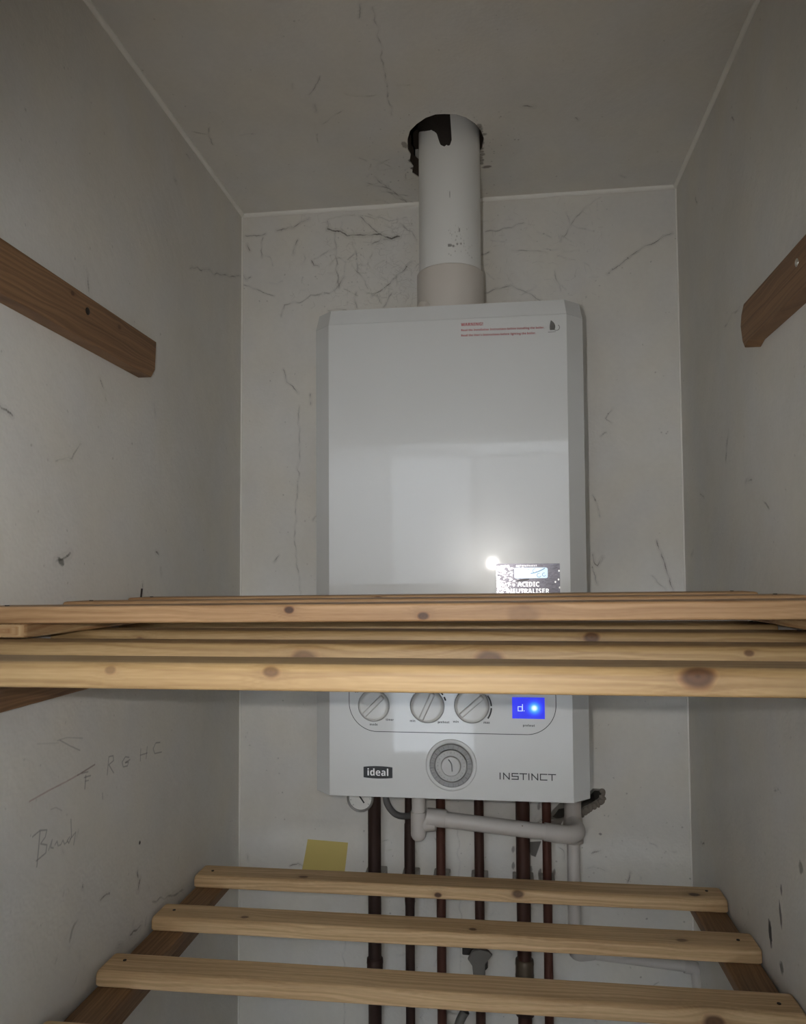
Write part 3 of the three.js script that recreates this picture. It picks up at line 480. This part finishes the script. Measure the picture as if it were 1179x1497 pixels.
  const dc = document.createElement('canvas'); dc.width = 352; dc.height = 232; { const g = dc.getContext('2d');
    g.fillStyle = '#0418ea'; g.fillRect(0, 0, 352, 232);
    const gd = g.createRadialGradient(240, 116, 6, 240, 116, 118); gd.addColorStop(0, '#ffffff'); gd.addColorStop(0.14, '#d6fbff'); gd.addColorStop(0.32, '#3fa6ff'); gd.addColorStop(0.65, '#0c3cff'); gd.addColorStop(1, 'rgba(4,24,234,0)'); g.fillStyle = gd; g.fillRect(0, 0, 352, 232);
    g.strokeStyle = '#c9dcff'; g.lineWidth = 8; g.lineJoin = 'round'; g.strokeRect(64, 102, 44, 46); g.beginPath(); g.moveTo(112, 74); g.lineTo(112, 150); g.stroke(); g.fillStyle = '#c9dcff'; g.fillRect(124, 142, 9, 9); }
  const dt = new THREE.CanvasTexture(dc); dt.colorSpace = THREE.SRGBColorSpace;
  const ds = at(mesh('display', dg, new THREE.MeshStandardMaterial({ color: 0x050508, roughness: 0.3, emissive: 0xffffff, emissiveMap: dt, emissiveIntensity: 0.95 }), boiler), 0.1073, 0.1262, BF + 0.0008);
  ds.userData.label = 'lit blue display showing a small letter';
  const dl = new THREE.RectAreaLight(new THREE.Color().setRGB(0.08, 0.15, 1), 0.5, 0.042, 0.027); dl.position.set(0.1073, 0.1262, BF + 0.0045); dl.lookAt(0.1073, 0.1262, 2); scene.add(dl);

  // timer dial
  const ring = (ri, ro, h) => lathe([[ri, 0], [ri, h], [ri + 0.0012, h + 0.0008], [ro - 0.0012, h + 0.0008], [ro, h], [ro, 0]], 64).rotateX(Math.PI / 2);
  const td = at(mesh('timer_dial', lathe([[0.0001, 0.006], [0.0205, 0.006], [0.0215, 0.005], [0.0215, 0], [0.0001, 0]], 64).rotateX(Math.PI / 2), std(col(176, 176, 174), 0.5), boiler), 0.0015, 0.0468, BF);
  mesh('bezel', ring(0.0295, 0.0352, 0.0012), std(col(200, 200, 198), 0.35), td);
  mesh('tappet_ring', ring(0.0222, 0.0292, 0.0045), std(col(150, 150, 149), 0.55), td);
  const tg = new THREE.BoxGeometry(0.0009, 0.005, 0.0012); for (let k = 0; k < 48; k++) { const a = k / 48 * 6.2832, m = mesh('tappet', tg, k % 2 ? std(col(130, 130, 130), 0.5) : td.children[1].material, td); m.position.set(0.0262 * Math.cos(a), 0.0262 * Math.sin(a), 0.0058); m.rotation.z = a - Math.PI / 2; }
  const dp = mesh('dial_print', ...decal(0.042, 0.042, 420, 420, (g) => { g.translate(210, 210); g.fillStyle = 'rgba(70,70,70,0.8)'; g.font = '22px sans-serif'; g.textAlign = 'center'; for (let k = 0; k < 24; k++) { g.save(); g.rotate(k / 24 * 6.2832); k % 2 ? g.fillRect(-2, -196, 3, 20) : g.fillText(String(k || 24), 0, -172); g.restore(); } }, { clear: true }), td); dp.position.z = 0.0063;
  const hub = mesh('dial_knob', lathe([[0.0001, 0.0045], [0.0118, 0.0045], [0.0132, 0.0035], [0.0138, 0], [0.0001, 0]]).rotateX(Math.PI / 2), std(col(188, 188, 186), 0.4), td); hub.position.z = 0.006;
  const pt = mesh('pointer', tube([[-0.003, 0.010, 0], [0.001, 0.004, 0], [0.002, -0.006, 0]], 0.0008, 12, 6), std(col(120, 120, 120), 0.5), td); pt.position.z = 0.0108;

  // badge and model lettering
  const bs = new THREE.Shape(); bs.moveTo(-0.0203, -0.0072); bs.quadraticCurveTo(0, -0.0096, 0.0203, -0.0072); bs.lineTo(0.0203, 0.0072); bs.quadraticCurveTo(0, 0.0096, -0.0203, 0.0072); bs.closePath();
  const bg = at(mesh('badge', new THREE.ExtrudeGeometry(bs, { depth: 0.0008, bevelEnabled: false }), std(col(20, 20, 22), 0.4), boiler), -0.1004, 0.0342, BF); bg.userData.label = 'black badge with white lettering';
  const bl = mesh('lettering', ...decal(0.038, 0.0155, 380, 155, (g) => { g.fillStyle = '#eeeeec'; g.font = 'bold 132px sans-serif'; g.textAlign = 'center'; g.fillText('ideal', 190, 122, 366); }, { clear: true }), bg); bl.position.z = 0.0011;
  at(mesh('lettering', ...decal(0.077, 0.0120, 770, 120, (g) => {      // wide square-cut capitals
    g.strokeStyle = 'rgba(34,34,36,0.97)'; g.lineWidth = 13; g.lineJoin = 'miter';
    const p = (...q) => { g.beginPath(); q.forEach(([a, b], i) => (i ? g.lineTo(a, b) : g.moveTo(a, b))); g.stroke(); };
    p([14, 14], [14, 106]); p([62, 106], [62, 14]); p([56, 16], [140, 104]); p([138, 106], [138, 14]);
    p([262, 22], [176, 22], [176, 60], [258, 60], [258, 98], [168, 98]); p([274, 22], [378, 22]); p([326, 22], [326, 106]); p([402, 14], [402, 106]);
    p([442, 106], [442, 14]); p([436, 16], [522, 104]); p([520, 106], [520, 14]); p([648, 22], [556, 22], [556, 98], [648, 98]); p([656, 22], [764, 22]); p([710, 22], [710, 106]);
  }, { clear: true }), boiler), 0.1051, 0.0338);
}

// ------------------------------------------------------------------ flue
{
  const plastic = new THREE.MeshPhysicalMaterial({ color: col(206, 205, 200), roughness: 0.45, clearcoat: 0.25, clearcoatRoughness: 0.3 });
  const dirt = (() => { const c = document.createElement('canvas'); c.width = 512; c.height = 512; const g = c.getContext('2d'); g.fillStyle = '#e0dfda'; g.fillRect(0, 0, 512, 512);
    for (let k = 0; k < 50; k++) { g.fillStyle = `rgba(70,62,54,${rr(0.08, 0.3)})`; g.beginPath(); g.ellipse(rr(0, 70), rr(395, 440), rr(0.4, 2), rr(0.4, 1.4), 0, 0, 7); g.fill(); }
    for (const [a, b, w, h] of [[4, 424, 7, 2], [14, 425, 3, 1.5], [24, 422, 2.5, 1.6], [34, 421, 2, 1.5], [30, 402, 1.6, 3], [6, 352, 0.8, 5]]) { g.fillStyle = 'rgba(60,54,48,0.5)'; g.beginPath(); g.ellipse(a, b, w, h, 0, 0, 7); g.fill(); }
    const t = new THREE.CanvasTexture(c); t.colorSpace = THREE.SRGBColorSpace; t.wrapS = THREE.RepeatWrapping; return t; })();
  const pm = plastic.clone(); pm.color = col(255, 255, 255); pm.map = dirt;
  const f = thing('flue_pipe', 'white round flue pipe rising from the boiler through the ceiling', 'flue', [-0.0005, 0, 0.18]);
  mesh('pipe', cyl(0.0475, 0.55, 64).translate(0, 0.70 + 0.275, 0), pm, f);
  const cm = plastic.clone(); cm.color = col(204, 196, 186);
  const c = mesh('collar', lathe([[0.0478, 0.690], [0.0515, 0.690], [0.0512, 0.7655], [0.0505, 0.7668], [0.0478, 0.7668]], 64), cm, f); c.userData.label = 'slightly yellowed socket';
  const seal = mesh('sampling_plug', lathe([[0.0001, 0.012], [0.008, 0.012], [0.0105, 0.010], [0.011, 0]], 24).rotateX(Math.PI / 2).rotateY(-0.75).translate(-0.0345, 0.703, 0.036), cm, f); seal.userData.label = 'round test point plug';
  // black sealant dragged down the pipe below the ceiling
  const at = (px, py) => { const a = Math.asin(clamp((px - 657) / 45.5, -1, 1)) + 0.06, p = onPlane(px, py, 2, 0.18 + 0.0475 * Math.cos(a)); return [a, p.y]; };
  const low = [at(613, 193), at(620, 192), at(626, 191), at(632, 190), at(637, 193), at(640, 196), at(642, 204), at(644, 210), at(647, 213), at(651, 214), at(653, 211.5), at(656, 213), at(659, 211.5), at(661, 204)];
  low.unshift([low[0][0] - 0.8, low[0][1]]);
  const top = (a) => YC + 0.09, sp = [], si = [], cols = 90, aEnd = low[low.length - 1][0];
  for (let i = 0; i <= cols; i++) {
    const a = low[0][0] + (aEnd - low[0][0]) * i / cols; let k = 1; while (k < low.length - 1 && low[k][0] < a) k++;
    const [a0, b0] = low[k - 1], [a1, b1] = low[k], y = b0 + (b1 - b0) * clamp((a - a0) / (a1 - a0)) + 0.0006 * noise(i * 0.5, 2);
    for (let j = 0; j <= 6; j++) { const t = j / 6, R = 0.0475 + (j === 0 || i === 0 || i === cols ? 0 : 0.0012), aj = a - (i / cols > 0.8 ? 0.12 * t : 0); sp.push(R * Math.sin(aj), y + (top(a) - y) * t, R * Math.cos(aj)); }
    if (i) for (let j = 0; j < 6; j++) { const p = (i - 1) * 7 + j, q = i * 7 + j; si.push(p, q, p + 1, q, q + 1, p + 1); }
  }
  const sg = new THREE.BufferGeometry(); sg.setAttribute('position', new THREE.Float32BufferAttribute(sp, 3)); sg.setAttribute('uv', new THREE.Float32BufferAttribute(new Float32Array(sp.length / 3 * 2), 2)); sg.setIndex(si); sg.computeVertexNormals();
  const sm = mesh('sealant_smear', sg, std(col(44, 37, 32), 0.85, { side: THREE.DoubleSide }), f);
  sm.userData.label = 'black sealant smeared down the pipe';
}

// ------------------------------------------------------------------ pipes below the boiler
const copper = [std(col(70, 44, 35), 0.5, { metalness: 0.3 }), std(col(86, 50, 39), 0.48, { metalness: 0.3 }), std(col(58, 40, 34), 0.55, { metalness: 0.3 })];
const clipMat = std(col(168, 164, 156), 0.6), brassMat = std(col(96, 84, 70), 0.5, { metalness: 0.5 });
const pipes = [[-0.1465, 0.0110, 2, 'wide dark copper pipe under the boiler, next to the pressure gauge'], [-0.0865, 0.0078, 2, 'thin copper pipe with a sleeved lower half behind the white waste elbow'], [-0.0338, 0.0078, 1, 'thin copper pipe between the waste elbow and the valved pipe'], [0.0302, 0.0080, 0, 'copper pipe with a lever valve below the second slat'], [0.1025, 0.0115, 0, 'widest reddish copper pipe with a coupling, beside the cement patch'], [0.1415, 0.0074, 1, 'thin reddish copper pipe next to the white waste downpipe']];
pipes.forEach(([x, r, m, label], i) => {
  const t = thing('copper_pipe', label, 'pipe', [x, 0, 0.036], 'copper pipes under the boiler');
  mesh('pipe', cyl(r, 0.98, 28).translate(0, -0.49, 0), copper[m], t);
  for (const y of [-0.204, -0.56]) mesh('pipe_clip', [rbox(r * 2 + 0.012, 0.013, 0.020, 0.002).translate(0, y, -0.025), rbox(0.004, 0.013, 0.022, 0.0015).translate(-r - 0.0035, y, -0.009), rbox(0.004, 0.013, 0.022, 0.0015).translate(r + 0.0035, y, -0.009)], clipMat, t);
  const nut = (y, rr2, h, mm) => mesh('coupling', lathe([[r, -h / 2], [rr2, -h / 2 + 0.001], [rr2 * 1.04, -h / 4], [rr2, -h / 6], [rr2, h / 6], [rr2 * 1.04, h / 4], [rr2, h / 2 - 0.001], [r, h / 2]], 24).translate(0, y, 0), mm, t);
  mesh('gland_nut', new THREE.CylinderGeometry(r * 1.5, r * 1.5, 0.014, 6).translate(0, -0.008, 0), brassMat, t);
  if (i === 0) nut(-0.352, r * 1.22, 0.03, copper[2]);
  if (i === 1) mesh('sleeve', lathe([[r, -0.112], [r * 1.12, -0.114], [r * 1.18, -0.16], [r * 1.1, -0.24], [r, -0.25]].map(([a, b]) => [a, b]).reverse(), 24), copper[2], t);
  if (i === 2) mesh('olive_joint', lathe([[r, -0.03], [r * 1.2, -0.032], [r * 1.2, -0.046], [r, -0.048]].reverse(), 24), brassMat, t);
  if (i === 4) { nut(-0.342, r * 1.28, 0.034, brassMat); nut(-0.40, r * 1.3, 0.03, copper[2]); nut(-0.215, r * 1.15, 0.012, copper[0]); }
  if (i === 5) nut(-0.372, r * 1.25, 0.026, copper[0]);
  if (i === 3) {
    const v = mesh('valve_body', [cyl(0.0125, 0.05, 8).translate(0, -0.318, 0), rbox(0.02, 0.012, 0.014, 0.002).translate(-0.019, -0.313, 0.006), cyl(0.006, 0.02, 16).rotateX(Math.PI / 2).translate(-0.002, -0.316, 0.016)], std(col(46, 42, 40), 0.5, { metalness: 0.4 }), t);
    const hs = new THREE.Shape(); hs.moveTo(-0.016, -0.002); hs.lineTo(-0.009, 0.010); hs.lineTo(0.002, 0.013); hs.lineTo(0.016, 0.011); hs.lineTo(0.021, 0.006); hs.lineTo(0.010, -0.008); hs.lineTo(0.009, -0.040); hs.lineTo(-0.006, -0.046); hs.lineTo(-0.009, -0.012); hs.closePath();
    const h = mesh('lever', new THREE.ExtrudeGeometry(hs, { depth: 0.005, bevelEnabled: true, bevelThickness: 0.001, bevelSize: 0.001, bevelSegments: 2 }).translate(-0.002, -0.314, 0.026), std(col(112, 108, 102), 0.5, { metalness: 0.5 }), v); h.userData.label = 'grey valve lever';
  }
});
// white plastic waste pipe
{
  const w = std(col(206, 200, 194), 0.42), joint = std(col(200, 194, 188), 0.45);
  const c = thing('waste_pipe', 'white plastic condensate waste pipe with elbows under the boiler', 'pipe');
  const Z = 0.125, vx = -0.0613, h0 = onPlane(632, 1196, 2, Z), h1 = onPlane(836, 1221, 2, Z - 0.02);
  mesh('drop_pipe', cyl(0.0106, 0.068, 28).translate(vx, -0.0385, Z), w, c);
  mesh('elbow', [cyl(0.0122, 0.034, 28).translate(vx, -0.083, Z), new THREE.SphereGeometry(0.0122, 28, 14).translate(vx, -0.1, Z), rod([vx, -0.086, Z - 0.004], [vx + 0.026, -0.0825, Z - 0.004], 0.0135)], joint, c);
  mesh('elbow_socket', rod([h0.x - 0.008, h0.y + 0.0015, Z - 0.001], [h0.x + 0.022, h0.y - 0.0005, Z - 0.001], 0.0138), joint, c);
  mesh('cross_pipe', rod([h0.x, h0.y, Z], [h1.x - 0.02, h1.y + 0.0024, Z - 0.018], 0.0121, 32), w, c);
  const dx = 0.1835, dz = 0.045, ly = onPlane(838, 1394, 2, 0.04).y;
  mesh('end_elbow', [tube([[h1.x - 0.042, h1.y + 0.005, Z - 0.0165], [h1.x - 0.012, h1.y + 0.0012, Z - 0.019], [h1.x + 0.004, h1.y, Z - 0.026], [h1.x + 0.010, h1.y, Z - 0.042], [dx, h1.y + 0.002, dz + 0.012]], 0.0138, 40, 24), new THREE.SphereGeometry(0.0138, 24, 14).translate(h1.x + 0.0015, h1.y + 0.0002, Z - 0.0245)], joint, c);
  mesh('wall_tee', [lathe([[0.0001, 0.052], [0.0125, 0.052], [0.0138, 0.044], [0.0138, 0.012], [0.0165, -0.004], [0.0165, -0.03], [0.0108, -0.032]].reverse(), 28).translate(dx, h1.y, dz)], std(col(178, 170, 162), 0.5), c);
  mesh('down_pipe', rod([dx, h1.y, dz], [dx, ly + 0.018, dz], 0.0102, 28), w, c);
  mesh('low_elbow', tube([[dx, ly + 0.024, dz], [dx, ly + 0.010, dz], [dx + 0.006, ly + 0.001, dz - 0.004], [dx + 0.03, ly - 0.001, dz - 0.014]], 0.0112, 24, 20), joint, c);
  const e = onPlane(1012, 1413, 2, 0.028);
  mesh('low_pipe', rod([dx + 0.02, ly - 0.001, 0.032], [e.x, e.y, 0.028], 0.0092, 24), w, c);
  mesh('low_end', tube([[e.x - 0.012, e.y + 0.0002, 0.028], [e.x + 0.004, e.y - 0.002, 0.029], [e.x + 0.009, e.y - 0.014, 0.031], [e.x + 0.010, e.y - 0.04, 0.033]], 0.0108, 24, 20), joint, c);
  // rust-coloured solvent marks
  for (const [px, py] of [[763, 1216], [764, 1210]]) { const p = onPlane(px, py, 2, Z + 0.0005), m = mesh('stain', new THREE.SphereGeometry(0.0016, 10, 6).scale(1, 1.4, 0.3), std(col(92, 66, 40), 0.8), c); m.position.copy(p); m.position.z = Z - 0.0036; }
}
// pressure gauge, its hose, and a lower hose
{
  const p = onPlane(527, 1167, 2, 0.14), g = thing('pressure_gauge', 'round white pressure gauge peeping out below the boiler', 'gauge', [p.x, p.y, 0.14]);
  mesh('body', cyl(0.0195, 0.018, 40).rotateX(Math.PI / 2).translate(0, 0, -0.010), std(col(70, 68, 66), 0.5), g);
  mesh('face', ...(() => { const [a, m] = decal(0.0382, 0.0382, 256, 256, (c) => { c.fillStyle = '#d8d6d0'; c.fillRect(0, 0, 256, 256); c.strokeStyle = '#4a4a4a'; c.lineWidth = 4; for (let k = 0; k < 9; k++) { const t = 2.4 + k * 0.56; c.beginPath(); c.moveTo(128 + 96 * Math.cos(t), 128 + 96 * Math.sin(t)); c.lineTo(128 + 112 * Math.cos(t), 128 + 112 * Math.sin(t)); c.stroke(); } }); return [new THREE.CircleGeometry(0.0191, 40), m]; })(), g);
  mesh('bezel', new THREE.TorusGeometry(0.0195, 0.0019, 10, 48), std(col(150, 148, 144), 0.3, { metalness: 0.6 }), g);
  mesh('needle', rbox(0.0022, 0.019, 0.001, 0.0004).rotateZ(0.62).translate(0.001, 0.001, 0.0016), std(col(26, 24, 24), 0.5), g);
  mesh('stem', cyl(0.006, 0.06, 16).translate(0, 0.045, -0.012), brassMat, g);
  const q = (px, py, z) => { const v = onPlane(px, py, 2, z); return [v.x, v.y, v.z]; };
  tag(mesh('filling_hose', tube([q(564, 1140, 0.11), q(564, 1160, 0.11), q(567, 1176, 0.11), q(577, 1189, 0.105), q(590, 1193, 0.09), q(603, 1190, 0.07), q(610, 1170, 0.06), q(610, 1140, 0.055)], 0.0052, 60, 14), std(col(104, 102, 100), 0.5)), 'dark grey hose looping down beside the pressure gauge', 'hose');
  const b = tube([q(681, 1478, 0.085), q(676, 1486, 0.085), q(671, 1500, 0.085), q(668, 1530, 0.08), q(674, 1580, 0.075)], 0.0072, 60, 14);
  tag(mesh('braided_hose', b, std(col(120, 118, 114), 0.4, { metalness: 0.4 })), 'grey braided hose behind the front slat of the lower shelf', 'hose');
}
// sticky note on the back wall
{
  const c = [[450, 1227], [509, 1232], [505, 1273], [443, 1270]].map(([a, b]) => onPlane(a, b, 2, 0.001)), n = 10, pos = [], uv = [], idx = [];
  for (const back of [0, 1]) for (let j = 0; j <= n; j++) for (let i = 0; i <= n; i++) {
    const u = i / n, v = j / n, t = c[0].clone().lerp(c[1], u), b = c[3].clone().lerp(c[2], u), p = t.lerp(b, v);
    pos.push(p.x, p.y, 0.0008 + 0.006 * v * v + 0.0015 * Math.sin(u * 3) * v - back * 0.0004); uv.push(u, 1 - v);
  }
  const m = (n + 1) * (n + 1);
  for (let j = 0; j < n; j++) for (let i = 0; i < n; i++) { const a = j * (n + 1) + i; idx.push(a, a + n + 1, a + 1, a + 1, a + n + 1, a + n + 2); idx.push(m + a, m + a + 1, m + a + n + 1, m + a + 1, m + a + n + 2, m + a + n + 1); }
  const g = new THREE.BufferGeometry(); g.setAttribute('position', new THREE.Float32BufferAttribute(pos, 3)); g.setAttribute('uv', new THREE.Float32BufferAttribute(uv, 2)); g.setIndex(idx); g.computeVertexNormals();
  tag(mesh('sticky_note', g, std(col(206, 186, 112), 0.8)), 'yellow paper sticky note on the back wall', 'note');
}
// ------------------------------------------------------------------ the phone whose torch lights the cupboard
{
  const ph = thing('phone', 'dark phone held up in the doorway with its torch on', 'phone');
  ph.position.copy(camera.position); ph.quaternion.copy(camera.quaternion);
  mesh('phone_body', rbox(0.074, 0.155, 0.008, 0.0038).translate(-0.024, -0.045, 0.014), std(col(28, 28, 30), 0.4), ph);
  const led = mesh('torch_lens', new THREE.CylinderGeometry(0.0035, 0.0035, 0.0016, 20).rotateX(Math.PI / 2).translate(-0.030, 0.014, 0.0085), new THREE.MeshStandardMaterial({ color: 0xffffff, emissive: new THREE.Color(1, 0.95, 0.88), emissiveIntensity: 4 }), ph); led.userData.label = 'lit torch';
}
renderer.render(scene, camera);
